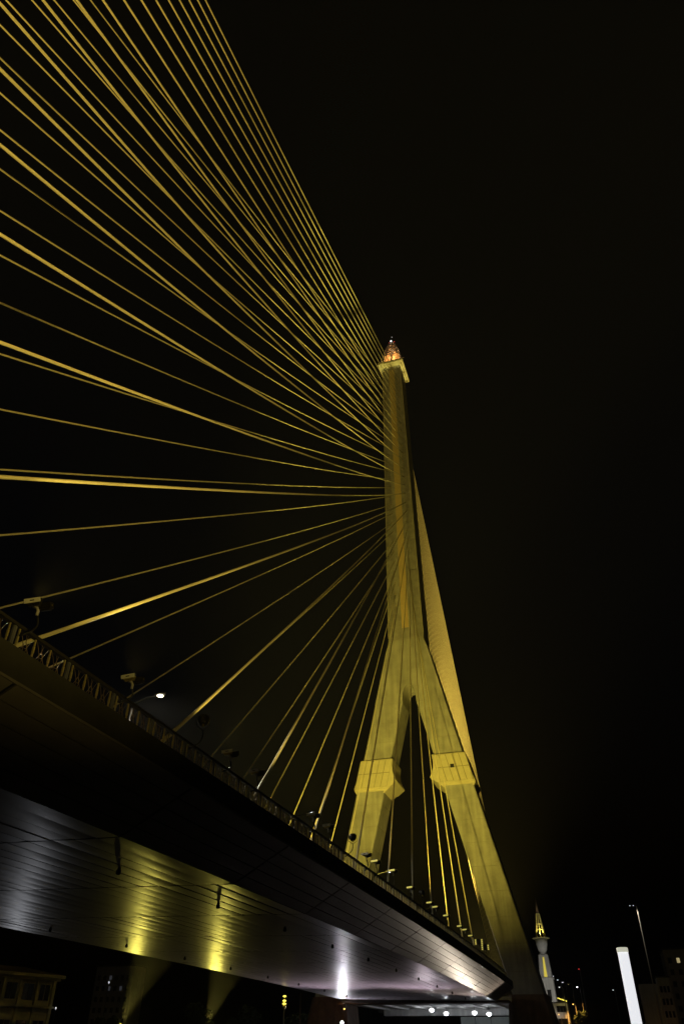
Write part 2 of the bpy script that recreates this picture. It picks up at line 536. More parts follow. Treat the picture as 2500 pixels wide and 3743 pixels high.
# slim bright drip bead along the fascia's foot
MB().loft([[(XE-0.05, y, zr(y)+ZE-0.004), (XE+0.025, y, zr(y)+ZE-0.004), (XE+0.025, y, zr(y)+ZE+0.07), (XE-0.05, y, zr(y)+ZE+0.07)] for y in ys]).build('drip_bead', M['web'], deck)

JY = [-50.15 - 10*i for i in range(-4, 10)]          # transverse joints every ten metres
JY = [END] + [y for y in JY if y < END-2]
JY = sorted(JY, reverse=True)
segs = [(JY[i+1]+0.07, JY[i]-0.07) for i in range(len(JY)-1)]
# inclined web panels: five rows
ROWS = 5
for (ya, yb) in segs:
    for r_ in range(ROWS):
        t0, t1 = r_/ROWS+0.006, (r_+1)/ROWS-0.006
        jit = random.uniform(-0.008, 0.008); jit2 = random.uniform(-0.008, 0.008)
        vs = []
        for y, jj in ((ya, jit), (yb, jit2)):
            for t_ in (t0, t1):
                x = XK + (XE-XK)*t_; z = zr(y) + ZK + (ZE-ZK)*t_
                vs.append((x+0.49*jj, y, z-0.87*jj))
        for y, jj in ((ya, jit), (yb, jit2)):
            for t_ in (t0, t1):
                x = XK + (XE-XK)*t_; z = zr(y) + ZK + (ZE-ZK)*t_
                vs.append((x-0.03, y, z+0.055))
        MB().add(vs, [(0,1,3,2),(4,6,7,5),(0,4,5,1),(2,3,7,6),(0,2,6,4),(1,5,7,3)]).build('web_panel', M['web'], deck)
# flat soffit: long shallow-bowed strips
NS = 24
cand = []
for si, (ya, yb) in enumerate(segs):
    for k in range(NS):
        cand.append((ya, yb, k))
cw_ = Vector((27.36, -134.45, -1.9))
def sizekey(c):
    x = XK + (XF-XK)*(c[2]+0.5)/NS
    return (Vector((x, (c[0]+c[1])/2, 4.3))-cw_).length
cand.sort(key=sizekey)
rest = MB()
def strip(mb, ya, yb, k):
    t0, t1 = (k+0.02)/NS, (k+0.98)/NS
    tw = random.gauss(0, 0.009); sag = random.uniform(0.005, 0.017); d0 = random.uniform(-0.003, 0.003)
    vs = []
    for y in (ya, yb):
        for j in range(5):
            u_ = j/4; t_ = t0+(t1-t0)*u_
            x = XK+(XF-XK)*t_; z = zr(y)+ZK+(ZF-ZK)*t_
            vs.append((x, y, z - sag*4*u_*(1-u_) + tw*(u_-0.5)*2 + d0))
    n = 5
    fs = [(j, n+j, n+j+1, j+1) for j in range(4)]
    mb.add(vs, fs, True)
    # returned edges
    a0, a1, b0, b1 = Vector(vs[0]), Vector(vs[5]), Vector(vs[4]), Vector(vs[9])
    up_ = Vector((0,0,0.05))
    mb.add([a0, a1, a1+up_, a0+up_, b0, b1, b1+up_, b0+up_], [(0,3,2,1),(4,5,6,7)])
for i, (ya, yb, k) in enumerate(cand):
    if i < 300:
        mb = MB(); strip(mb, ya, yb, k); mb.build('soffit_strip', M['soffit'], deck)
    else:
        strip(rest, ya, yb, k)
so = rest.build('soffit_strips_far', M['soffit'], deck); so['kind'] = 'stuff'
# drain spouts hanging below the soffit
for k in range(11):
    y = -104.8 + 10.0*k
    if y > -12: continue
    for x, yy in ((8.1, y), (-8.7, y-1.2)):
        t_ = (x-XK)/(XF-XK); z = zr(yy)+ZK+(ZF-ZK)*t_
        MB().lathe([(0.07,0.06),(0.07,-0.08),(0.10,-0.10),(0.11,-0.24),(0.08,-0.28),(0.02,-0.29)], (x, yy, z), 10).build('drain_spout', M['black_steel'], deck)
# end diaphragm
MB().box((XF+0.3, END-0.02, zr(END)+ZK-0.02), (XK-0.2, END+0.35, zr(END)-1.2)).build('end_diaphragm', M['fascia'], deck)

# ------------------------------------------------------------------ near railing
rail = empty('bridge_railing', (13.7, -60, 6.5))
tag(rail, 'ornate gilded lattice railing along the near edge of the bridge deck', 'railing')
RX = 13.86
BAY = 2.45
NB = 50
Y0 = -120.55 - 6*BAY
post_me = MB(); post_me.box((-0.03,-0.06,-0.80),(0.03,0.06,-0.06)); post_me.box((0.031,-0.02,-0.78),(0.042,0.02,-0.08))
post_me = post_me.mesh('railing_post', M['rail_post'])
def panel_mesh():
    mb = MB(); ms = MB()
    n = 3
    w = BAY-0.40
    for i in range(1):
        y = 0.0
        mb.box((-0.02,y-0.020,-0.72),(0.02,y+0.020,-0.50)); mb.box((-0.026,y-0.026,-0.49),(0.026,y+0.026,-0.30)); mb.box((-0.02,y-0.020,-0.29),(0.02,y+0.020,-0.09))
    for i in range(n):
        ya = 0.20+w*i/n; yb = 0.20+w*(i+1)/n; ym = (ya+yb)/2
        for a, b in (((ya+0.08,-0.70),(ym+0.04,-0.12)), ((yb-0.08,-0.70),(ym-0.04,-0.12)), ((ya+0.08,-0.12),(ym-0.05,-0.70)), ((yb-0.08,-0.12),(ym+0.05,-0.70))):
            pts = []
            for j in range(5):
                t_ = j/4; bow = 0.06*math.sin(math.pi*t_)*(1 if a[0] < b[0] else -1)
                pts.append((0, a[0]+(b[0]-a[0])*t_+bow, a[1]+(b[1]-a[1])*t_))
            ms.tube(pts, 0.011, 4)
        ms.tube([(0, ym+0.08*math.cos(q*math.pi/5), -0.42+0.08*math.sin(q*math.pi/5)) for q in range(11)], 0.010, 4)
    return mb.mesh('baluster', M['rail_gold']), ms.mesh('lattice_panel', M['rail_bronze'])
bal_me, pan_me = panel_mesh()
for i in range(NB):
    y = Y0 + i*BAY
    if y > -12: break
    sl = math.atan2(zr(y+BAY)-zr(y), BAY)
    for nm, me in (('railing_post', post_me), ('lattice_panel', pan_me), *[('baluster', (bal_me, 0.20+(BAY-0.40)*q/3)) for q in range(4)]):
        off = 0.0
        if isinstance(me, tuple): me, off = me
        o = bpy.data.objects.new(nm, me); COL.objects.link(o); o.parent = rail
        mw = Matrix.Translation((RX, y, zr(y))) @ Matrix.Rotation(sl, 4, 'X') @ Matrix.Translation((0, off, 0))
        o.matrix_basis = world_of(rail).inverted() @ mw
yr = [Y0 + BAY*i for i in range(0, 50) if Y0 + BAY*i < -11]
def railbar(nm, x0, x1, z0, z1, mat):
    MB().loft([[(x0,y,zr(y)+z0),(x1,y,zr(y)+z0),(x1,y,zr(y)+z1),(x0,y,zr(y)+z1)] for y in yr]).build(nm, mat, rail)
railbar('top_rail', RX-0.075, RX+0.075, -0.085, 0.0, M['rail_dark'])
railbar('bottom_rail', RX-0.05, RX+0.05, -0.80, -0.73, M['rail_dark'])
# small gilded nubs along the bottom rail
mb = MB()
for i in range(int((-12-Y0)/0.35)):
    y = Y0 + 0.35*i
    mb.box((RX+0.05, y-0.05, zr(y)-0.79), (RX+0.07, y+0.05, zr(y)-0.755))
nb = mb.build('base_nubs', M['rail_gold'], rail); nb['kind'] = 'stuff'

# ------------------------------------------------------------------ stay cables
def anchor_z(i): return 142.00606 - 2.3026408*i - 0.00799034*i*i
def cable_pts(i, side, n=16):
    yd = -(20.160958 + 10*(27-i))
    a = Vector((side*1.6725, -2.75, anchor_z(i)))
    b = Vector((side*11.0629, yd, zr(yd)-1.0))
    L = math.hypot(yd, a.z-b.z)
    out = []
    for k in range(n+1):
        t_ = k/n
        p = a.lerp(b, t_)
        p.z -= 4*t_*(1-t_)*3.1757588e-4*abs(yd)*L/8
        out.append(p)
    return out
def stay(pts, rad, label, group, low_socket=True):
    o = MB().tube(pts, rad, 8).build('stay_cable', M['cable'])
    tag(o, label, 'stay cable', group)
    d = (pts[1]-pts[0]).normalized()
    MB().tube([pts[0], pts[0]+d*0.75], [rad*1.5, rad*1.35], 8).build('upper_socket', M['socket'], o)
    if low_socket:
        d = (pts[-2]-pts[-1]).normalized()
        MB().tube([pts[-1], pts[-1]+d*1.0, pts[-1]+d*1.05], [rad*2.1, rad*2.0, rad*1.3], 10).build('lower_socket', M['cable'], o)
    return o
for i in range(28):
    stay(cable_pts(i, 1), 0.076, f'golden stay cable of the near, thicker-looking fan, {ORD[i]} from the top', 'stay cables of the near fan')
for i in range(28):
    stay(cable_pts(i, -1), 0.074, f'golden stay cable of the far, thinner-looking fan, {ORD[i]} from the top', 'stay cables of the far fan')
for i in range(28):
    yb = 164 - 64*i/27
    a = Vector((0, 2.9, anchor_z(i)+1.0)); b = Vector((0, yb, 4.0))
    pts = [a.lerp(b, k/8) for k in range(9)]
    for k in range(9): pts[k].z -= 4*(k/8)*(1-k/8)*0.35
    stay(pts, 0.064, f'golden back stay behind the pylon, {ORD[i]} counted from the outer right edge', 'back stays behind the pylon', False)

# ------------------------------------------------------------------ floodlights on the railing
def neck(mb, base, head, rad=0.028, bow=0.22):
    b = Vector(base); h = Vector(head)
    pts = []
    for k in range(9):
        t_ = k/8
        p = b.lerp(h, t_)
        p.y += bow*math.sin(math.pi*t_)*0.9
        p.x += 0.10*math.sin(math.pi*t_)
        pts.append(p)
    mb.tube(pts, rad, 6)
def box_flood(y, hx, hz, label, tilt=0.0, brass=True, lit=False, watts=0):
    z0 = zr(y)-0.32
    t = empty('floodlight', (14.1, y, z0))
    tag(t, label, 'floodlight', 'floodlights along the railing')
    zt = zr(y)+hz
    mb = MB(); neck(mb, (13.95, y-0.05, z0), (hx+0.04, y+0.10, zt-0.30)); mb.build('bracket_arm', M['lamp_black'], t)
    MB().tube([(hx+0.04,y+0.10,zt-0.33),(hx+0.05,y+0.10,zt-0.20),(hx+0.02,y+0.06,zt-0.11),(hx-0.08,y+0.02,zt-0.08)], 0.042, 8).build('elbow_pipe', M['lamp_pipe'], t)
    ax = Vector((math.cos(tilt), math.sin(tilt), 0.10)).normalized()
    ay = Vector((-math.sin(tilt), math.cos(tilt), 0.35)); ay = (ay-ax*ay.dot(ax)).normalized()
    az = ax.cross(ay)
    c = Vector((hx, y-0.10, zt+0.02))
    # tapered brass housing with cooling fins underneath
    mb = MB()
    mb.loft([[c+ax*(sx*0.20)+ay*(sy*0.10)-az*0.02 for sx, sy in ((-1,-1),(1,-1),(1,1),(-1,1))],
             [c+ax*(sx*0.15)+ay*(0.02+sy*0.06)-az*0.13 for sx, sy in ((-1,-1),(1,-1),(1,1),(-1,1))]][::-1])
    for q in range(4):
        mb.obox(c+ax*(-0.13+0.085*q)+ay*0.02-az*0.10, ax, ay, az, 0.018, 0.16, 0.10)
    mb.build('housing', M['lamp_metal'] if brass else M['lamp_black'], t)
    mb = MB()
    mb.obox(c-ay*0.105, ax, ay, az, 0.46, 0.025, 0.125)
    pl = mb.build('face_plate', M['lamp_plate'], t)
    MB().obox(c-ay*0.119, ax, ay, az, 0.12, 0.006, 0.028).build('slot', M['hole'], pl)
    MB().obox(c+az*0.03, ax, ay, az, 0.42, 0.20, 0.05).build('lens_frame', M['lamp_black'], t)
    # second head behind, dark
    c2 = c+Vector((0.18, 0.30, -0.03))
    mb = MB(); mb.obox(c2, ax, ay, az, 0.34, 0.22, 0.17); mb.obox(c2-az*0.10, ax, ay, az, 0.26, 0.14, 0.06)
    mb.build('rear_head', M['lamp_black'], t)
    MB().obox(c2+ax*0.171, ax, ay, az, 0.012, 0.05, 0.05).build('side_knob', M['lamp_metal'], t)
    if lit:
        for q in range(3):
            MB().obox(c-ay*0.125+ax*(-0.15+0.15*q), ax, ay, az, 0.11, 0.02, 0.085).build('lens', E['lens'], pl)
    if watts:
        spot('railing_beam', c+az*0.12, (5.5, y+34, 46), watts, 62, CABLE_LIGHT, 0.8, 0.12, t)
    return t
def dish_flood(y, hx, hz, label):
    z0 = zr(y)-0.32
    t = empty('dish_floodlight', (14.1, y, z0))
    tag(t, label, 'floodlight', 'dish floodlights along the railing')
    zt = zr(y)+hz
    mb = MB(); neck(mb, (13.95, y-0.05, z0), (hx, y+0.06, zt-0.34), 0.026); mb.build('bracket_arm', M['lamp_black'], t)
    ax = Vector((-0.25, 0.45, 0.85)).normalized()
    MB().lathe([(0.05,-0.20),(0.13,-0.19),(0.17,-0.12),(0.23,0.0),(0.25,0.08),(0.22,0.09),(0.03,0.05)], (hx, y, zt), 16, ax).build('dish', M['lamp_black'], t)
    u = ax.cross(Vector((0,0,1))).normalized()
    c = Vector((hx, y, zt))
    MB().tube([c+u*0.24, c+u*0.25-Vector((0,0,0.2)), c-Vector((0,0,0.36)), c-u*0.25-Vector((0,0,0.2)), c-u*0.24], 0.016, 5).build('yoke', M['lamp_black'], t)
    MB().lathe([(0.02,0.0),(0.05,0.02),(0.05,0.10),(0.02,0.11)], c-ax*0.31, 8, ax).build('gland', M['lamp_metal'], t)
    return t

FL = [(-120.35, 14.14, 0.66, 'box floodlight with pale slotted plate, highest on the railing at the left edge', 0.18, False),
      (-115.40, 14.19, 0.50, 'brass-bellied box floodlight on the railing just left of the glowing street lamp', 0.10, True),
      (-107.66, 14.17, 0.47, 'brass-bellied box floodlight, left one of the close pair beside thin stays', 0.12, True),
      (-104.69, 14.09, 0.55, 'brass-bellied box floodlight, right one of the close pair beside thin stays', 0.05, True),
      (-96.86, 14.02, 0.58, 'box floodlight in front of a street lamp arm, halfway along the railing', 0.0, True),
      (-93.98, 13.92, 0.67, 'box floodlight standing between two stays just left of the pylon leg', 0.0, True),
      (-86.38, 13.97, 0.64, 'black-armed box floodlight seen against the left pylon leg', 0.0, True),
      (-84.18, 14.02, 0.63, 'box floodlight beside the inner edge of the left pylon leg', 0.0, True),
      (-79.60, 14.05, 0.86, 'box floodlight directly above the star-bright white street lamp', 0.0, True),
      (-73.60, 13.96, 0.72, 'box floodlight on the stay that hangs below the arch', 0.0, True),
      (-66.16, 13.95, 0.73, 'box floodlight left of the dim bluish lamp between the pylon legs', 0.0, True),
      (-63.81, 13.98, 0.73, 'box floodlight over the dim bluish lamp between the pylon legs', 0.0, True),
      (-58.90, 14.01, 0.71, 'box floodlight at the foot of the third last stay on the railing', 0.0, True),
      (-51.82, 14.05, 0.70, 'box floodlight at the foot of the second last stay on the railing', 0.0, True),
      (-48.13, 13.94, 0.83, 'tilted box floodlight just right of the second last stay', 0.2, True),
      (-44.98, 14.05, 0.64, 'box floodlight at the foot of the last stay on the railing', 0.0, True)]
for y, hx, hz, lab, tl, br in FL:
    box_flood(y, hx, hz, lab, tl, br, lit=y > -85, watts=8500 if y in (-120.35,-115.40,-107.66,-96.86,-86.38,-73.60) else 0)
for y, hx, hz, lab in [(-110.58, 14.42, 0.74, 'black round dish floodlight right of the two thick crossing stays'),
                       (-90.66, 14.40, 0.72, 'black round dish floodlight silhouetted against the left pylon leg'),
                       (-70.50, 14.23, 0.80, 'black round dish floodlight between the pylon legs')]:
    dish_flood(y, hx, hz, lab)
# two lamp clusters with four square lenses near the pylon
def cluster(y, label):
    z0 = zr(y)-0.3
    t = empty('lamp_cluster', (14.1, y, z0)); tag(t, label, 'floodlight', 'four-lens lamp clusters near the pylon')
    zt = zr(y)+0.75
    MB().tube([(13.95,y,z0),(14.0,y,zt-0.2)], 0.05, 8).build('stem', M['lamp_black'], t)
    MB().box((13.82,y-0.25,zt-0.30),(14.18,y+0.25,zt+0.30)).build('housing', M['lamp_black'], t)
    for sx in (-1, 1):
        f = MB().box((14+sx*0.36-0.12,y-0.28,zt-0.30),(14+sx*0.36+0.12,y-0.10,zt+0.30)).build('lens_box', M['lamp_metal'], t)
        for q in range(3):
            MB().box((14+sx*0.36-0.07,y-0.30,zt-0.25+0.19*q),(14+sx*0.36+0.07,y-0.281,zt-0.15+0.19*q)).build('lens', E['lens'], f)
    return t
cluster(-38.4, 'four-lens lamp cluster just left of the back stays, upper of two')
cluster(-33.3, 'four-lens lamp cluster in front of the back stays, lower of two')

# ------------------------------------------------------------------ median street lamps
def street_lamp(y, label, zt=17.05, col='warm', watts=900, on=True):
    z0 = zr(y)-0.76
    t = empty('street_lamp', (0, y, z0)); tag(t, label, 'street lamp', 'street lamps on the bridge')
    MB().tube([(0,y,z0),(0,y,z0+4),(0,y,zt-0.35)], [0.13,0.11,0.07], 8).build('pole', M['lamp_black'], t)
    for sx in (1,):
        MB().tube([(0,y,zt-0.38),(sx*0.9,y,zt-0.12),(sx*1.75,y,zt+0.02)], 0.045, 6).build('arm', M['pole'], t)
        h = MB().loft([[(sx*a,y-b,c),(sx*a,y+b,c),(sx*a,y+b*0.8,c+0.13),(sx*a,y-b*0.8,c+0.13)] for a, b, c in ((1.6,0.06,zt),(1.8,0.16,zt-0.01),(2.2,0.16,zt),(2.4,0.08,zt+0.02))]).build('lamp_head', M['pole'], t)
        MB().lathe([(0.20,0.0),(0.22,-0.05),(0.15,-0.10),(0.02,-0.12)], (sx*2.02,y,zt-0.015), 10).build('lens', E[col], h)
        spot('street_light', (sx*2.02,y,zt-0.2), (sx*3.0,y,0), watts, 165, (1.0,0.90,0.66) if col == 'warm' else (0.85,0.92,1.0), 0.4, 0.15, t)
street_lamp(-94.1, 'street lamp with a dazzling warm white glow above the railing, left of the stays', watts=7000)
street_lamp(-62.9, 'street lamp whose arm shows behind a floodlight left of the pylon leg', col='white')
street_lamp(-31.7, 'street lamp shining as a white star right of the left pylon leg', col='white')
street_lamp(-0.5, 'farthest street lamp, a dim bluish light between the pylon legs', col='white')

# ------------------------------------------------------------------ floodlights for the pylon and stays
def ground_flood(loc, target, watts, angle, label, color=GOLD_LIGHT, blend=0.5, rad=0.35, top=True, group='architectural floodlights'):
    t = empty('ground_floodlight', loc); tag(t, label, 'floodlight', group)
    c = Vector(loc); d = (Vector(target)-c).normalized()
    MB().lathe([(0.10,-0.40),(0.22,-0.34),(0.30,-0.05),(0.33,0.0),(0.29,0.0),(0.25,-0.12),(0.02,-0.15)], c-d*0.02, 14, d).build('housing', M['lamp_black'], t)
    MB().lathe([(0.24,-0.11),(0.02,-0.10)], c-d*0.02, 12, d).build('lens', E['yellow'] if color[2] < 0.5 else E['white'], t)
    u = d.cross(Vector((0,0,1))).normalized()
    MB().tube([c+u*0.34-d*0.1, c+u*0.36-Vector((0,0,0.45)), c-u*0.36-Vector((0,0,0.45)), c-u*0.34-d*0.1], 0.03, 6).build('yoke', M['lamp_black'], t)
    MB().tube([c-Vector((0,0,0.45)), c-Vector((0,0,1.4))], 0.06, 8).build('stem', M['lamp_black'], t)
    spot('flood_beam', c+d*0.05, target, watts, angle, color, blend, rad, t)
    return t
PY = [((5.5,-50,7.3), (0.5,0,60), 72000, 94, 'pylon floodlight on the deck inside the near stays'),
      ((-5.5,-50,7.3), (-0.5,0,60), 60000, 94, 'pylon floodlight on the deck inside the far stays')]
for loc, tg, w, a, lab in PY:
    ground_flood(loc, tg, w, a, lab, GOLD_LIGHT, 1.0)
CB = [((46,-128,-2.0), (5,-122,68), 84000, 99.5, 'added unseen flood for the stays, right of the bridge'),
      ((42,-210,-2.0), (4,-165,85), 370000, 80, 'added unseen flood for the stays, behind the camera'),
      ((-48,-150,-2.0), (0,-130,90), 220000, 84, 'added unseen flood for the stays, left of the bridge')]
for loc, tg, w, a, lab in CB:  # lamps added out of view to brighten the stays
    ground_flood(loc, tg, w, a, lab, CABLE_LIGHT, 0.9)
# added unseen flood above the rear slab brightens the back stays
ground_flood((5.0,42,5.6), (0,58,88), 430000, 84, 'added unseen flood for the back stays, behind the pylon', CABLE_LIGHT, 1.0)
# two searchlights on the far bank: narrow beams into the stays, with some spill under the deck
for loc, tg, w, sp, lab in (((-42.1,-20,0.9), (14,-42,100), 300000, 3700, 'yellow searchlight on the bank under the left end of the deck'),
                            ((-28.3,-20,0.7), (26,-60,100), 230000, 2500, 'yellow searchlight on the bank under the middle of the deck')):
    t = ground_flood(loc, tg, w, 40, lab, (1.0,0.82,0.15), 0.5, 0.3, group='bank searchlights')
    spot('spill_light', Vector(loc)+Vector((0.5,-0.4,0.1)), (-4 if sp > 3000 else -1, -66 if sp > 3000 else -62, 6.2), sp, 60, (1.0,0.85,0.14), 0.7, 0.3, t)
# white work lights under the deck
ground_flood((-12.3,-6.5,1.25), (-2,-45,6.0), 1700, 150, 'white work light beside the left pier', (0.93,0.92,1.0), 0.6, 0.2, group='white lights under the deck')
ground_flood((12.2,-15,-1.7), (12.4,-34,5), 3300, 110, 'warm white light below the right end of the deck', (1.0,0.84,0.66), 0.6, 0.25, group='white lights under the deck')
ground_flood((-38.8,-52.4,-3.1), (-3,-97,4.4), 420, 24, 'white light low on the water left of the bridge', (0.90,0.92,1.0), 0.6, 0.3, group='white lights under the deck')

for x_, y_, w_, lab in ((5.5,-29,2300,'added unseen uplight under the near half of the deck'), (-5.5,-28,2100,'added unseen uplight under the far half of the deck')):  # lamps added below the view to lift the soffit's brightness
    ground_flood((x_,y_,-2.6), (x_-0.8,y_-4.0,4), w_, 112, lab, (1.0,0.83,0.93), 1.0, 0.3, group='added uplights under the deck')

# ------------------------------------------------------------------ approach span behind the pylon
app = empty('approach_span', (0, 30, 3)); tag(app, 'approach span beyond the pylon with lit concrete underside', 'bridge span')
MB().box((-13.0,-6.9,3.52),(13.0,-3.6,3.85)).build('crossbeam', M['brown_pier'], app)
MB().box((-13.2,-3.5,3.72),(13.2,15.9,4.4)).build('span_slab', M['white_wall'], app)
for x_ in (-10.5,-7,-3.5,0,3.5,7,10.5):
    MB().box((x_-0.25,-3.4,3.5),(x_+0.25,15.8,3.715)).build('girder_rib', M['white_wall'], app)
MB().box((-11.5,16.0,2.72),(12.0,18.2,4.2)).build('pier_cap', M['white_wall'], app)
MB().box((-13.2,18.3,3.3),(13.2,170,4.0)).build('rear_slab', M['fascia'], app)
for x0, x1 in ((1.4,3.9),(4.0,6.6),(6.7,9.8)):
    MB().box((x0,19.9,-3.5),(x1,20.1,2.62)).build('wall_panel', M['shed'], app)
for k, (x, z) in enumerate(((-1.3,3.40),(1.07,2.93),(5.72,3.01),(8.05,2.82))):
    t = empty('hanging_lamp', (x, 8, z)); tag(t, f'white hanging lamp under the approach span, {ORD[k]} from the left', 'lamp', 'hanging lamps under the approach span')
    MB().tube([(x,8,z+0.10),(x,8,3.72)], 0.03, 6).build('rod', M['lamp_black'], t)
    MB().lathe([(0.05,0.16),(0.16,0.12),(0.22,0.0),(0.20,0.0)], (x,8,z+0.02), 12).build('shade', M['lamp_plate'], t)
    MB().lathe([(0.26,0.02),(0.42,-0.12),(0.32,-0.36),(0.02,-0.46)], (x,8,z), 12).build('bulb', E['white'], t)
    point('hanging_light', (x,8,z-0.6), 140, (0.90,0.93,1.0), 0.15, t)

t = empty('sodium_lamp', (-11.6,-7.6,2.9)); tag(t, 'small orange lamp on the crossbeam beside the left pier', 'lamp')
MB().box((-11.75,-7.5,2.95),(-11.45,-6.95,3.5)).build('bracket', M['lamp_black'], t)
MB().lathe([(0.10,0.05),(0.12,-0.03),(0.02,-0.10)], (-11.6,-7.6,2.92), 10).build('lens', E['orange'], t)
point('sodium_light', (-11.6,-7.9,2.75), 22, (1.0,0.48,0.12), 0.1, t)

# ------------------------------------------------------------------ light column near the camera
t = empty('light_column', (27.635,-121.45,-3.7)); tag(t, 'glowing white tubular light column at the lower right', 'light column')
MB().lathe([(0.074,0.0),(0.074,2.93)], (27.635,-121.45,-3.69), 20).build('tube', E['tube'], t)
MB().lathe([(0.080,0),(0.080,0.055),(0.07,0.06)], (27.635,-121.45,-0.76), 20).build('end_cap', E['tubecap_glow'], t)
MB().lathe([(0.13,0),(0.13,0.04),(0.09,0.06)], (27.635,-121.45,-3.7), 16).build('foot', M['lamp_black'], t)

# ------------------------------------------------------------------ axis tower far beyond the pylon
TY = 277.0
tw = empty('minaret_tower', (0,TY,-3.5)); tag(tw, 'pale slender tower with an open conical spire beyond the right pylon leg', 'tower')
def sq(h, z, c=None): return ring(-h, h, TY-h, TY+h, z, c if c is not None else h*0.12)
MB().loft([sq(4.0,-3.5), sq(3.55,12), sq(3.1,24.4)]).build('lower_shaft', M['minaret'], tw)
MB().loft([sq(3.45,24.45), sq(3.45,25.0)]).build('ledge', M['minaret'], tw)
MB().loft([sq(2.95,25.05), sq(2.15,34.2)]).build('upper_shaft', M['minaret'], tw)
MB().lathe([(1.75,34.25),(1.9,34.8),(1.6,35.2),(2.05,36.2),(2.6,38.4),(2.85,40.6)], (0,TY,0), 20).build('bowl', M['minaret'], tw)
MB().lathe([(3.6,40.85),(4.2,41.0),(4.1,41.25),(2.6,41.35)], (0,TY,0), 20).build('gallery', M['spire'], tw)
for k in range(8):
    a = 2*math.pi*k/8
    MB().bar((2.35*math.cos(a),TY+2.35*math.sin(a),41.3),(0.75*math.cos(a),TY+0.75*math.sin(a),51.5),0.36).build('spire_rib', M['spire'], tw)
for z, r_ in ((44.6,1.85),(46.9,1.5),(51.4,0.78)):
    MB().lathe([(r_,0),(r_+0.12,0.1),(r_,0.25)], (0,TY,z), 12).build('spire_ring', M['spire'], tw)
MB().lathe([(0.78,51.5),(0.05,58.4)], (0,TY,0), 8).build('spire_tip', M['roof'], tw)
MB().loft([[(-0.75,TY-2.98,25.2),(0.75,TY-2.98,25.2),(0.75,TY-2.9,25.2),(-0.75,TY-2.9,25.2)],[(-0.32,TY-2.35,33.2),(0.32,TY-2.35,33.2),(0.32,TY-2.25,33.2),(-0.32,TY-2.25,33.2)]]).build('lit_niche', E['niche'], tw, 'yellow lit niche in the shaft')
MB().box((-0.2,TY-3.42,16.0),(1.5,TY-3.1,20.2)).build('doorway', M['hole'], tw)
for s_ in (-1, 1):
    MB().lathe([(0.02,-0.2),(0.22,0),(0.02,0.2)], (s_*3.4,TY-3.5,25.4), 8).build('ledge_lamp', E['dimwhite'], tw)
spot('tower_light', (10,TY-45,-2), (0,TY,28), 30000, 60, (1.0,0.95,0.85), 0.5, 0.5, tw)
spot('spire_light', (0.5,TY-3.6,41.6), (0,TY,50), 3500, 80, (1.0,0.85,0.25), 0.5, 0.2, tw)

# ------------------------------------------------------------------ right-hand background
def bank_lamp(x, y, z, label, em='dimwhite', arm=0.9, name='street_lamp', r_=0.28):
    t = empty(name, (x+arm, y, -3.5)); tag(t, label, 'street lamp', 'street lamps on the far bank')
    MB().tube([(x+arm,y,-3.5),(x+arm,y,z-0.3)], [0.14,0.08], 6).build('pole', M['pole'], t)
    MB().tube([(x+arm,y,z-0.35),(x+arm*0.6,y,z+0.12),(x,y,z+0.12)], 0.06, 5).build('arm', M['pole'], t)
    h = MB().box((x-0.35,y-0.2,z),(x+0.35,y+0.2,z+0.14)).build('lamp_head', M['pole'], t)
    MB().lathe([(r_,0),(r_*0.8,-0.14),(0.03,-0.2)], (x,y-0.05,z-0.01), 8).build('lens', E[em], h)
    return t
bank_lamp(11.33,160,16.8,'dim street lamp just right of the tower ledge')
bank_lamp(12.81,160,16.1,'second dim street lamp right of the tower ledge')
bank_lamp(14.75,100,11.4,'low white street lamp between the tower and the row of yellow bulbs', r_=0.2)
bank_lamp(19.3,100,11.35,'brightest white street lamp right of the tower foot', em='white', arm=0.7, r_=0.18)
bank_lamp(17.2,100,12.0,'unlit twin street lamp pole right of the yellow bulbs', em='dimwindow', r_=0.05)
bank_lamp(17.6,100,7.65,'orange street lamp beside the glowing tree', em='orange', arm=0.6, r_=0.16)
bank_lamp(28.37,160,13.8,'tiny white lamp left of the glowing light column', arm=0.5, r_=0.22)
bank_lamp(14.6,300,30.0,'tiny red beacon lamp right of the tower', em='red', arm=0.4, r_=0.3)
# building with a row of yellow bulbs
bd = empty('riverside_building', (14.5, 103, -3.5)); tag(bd, 'low pale building with a row of yellow bulbs along its roof edge', 'building')
MB().box((11.6,101,-3.5),(16.05,108,7.9)).build('wall', M['white_wall'], bd)
MB().box((11.4,100.8,7.95),(16.3,108.2,8.15)).build('roof_slab', M['fascia'], bd)
for k in range(7):
    x = 13.95 + k*0.34
    MB().lathe([(0.03,-0.14),(0.15,0),(0.03,0.15)], (x,100.6,8.95-k*0.11), 8).build('bulb', E['yellow'], bd)
for z in (0.5, 3.2, 5.9):
    f = MB().box((13.2,100.93,z),(15.7,100.97,z+1.4)).build('window', M['pole'], bd)
    for k in range(3):
        MB().box((13.3+k*0.8,100.90,z+0.1),(14.0+k*0.8,100.925,z+1.3)).build('pane', M['glass'], f)
point('bulb_light', (15,99.6,9.0), 40, (1.0,0.8,0.2), 0.4, bd)
point('door_light', (13.6,99.5,5.2), 30, (1.0,0.85,0.7), 0.2, bd)
MB().lathe([(0.03,-0.12),(0.14,0),(0.03,0.12)], (13.55,100.7,5.4), 8).build('door_lamp', E['orange'], bd)

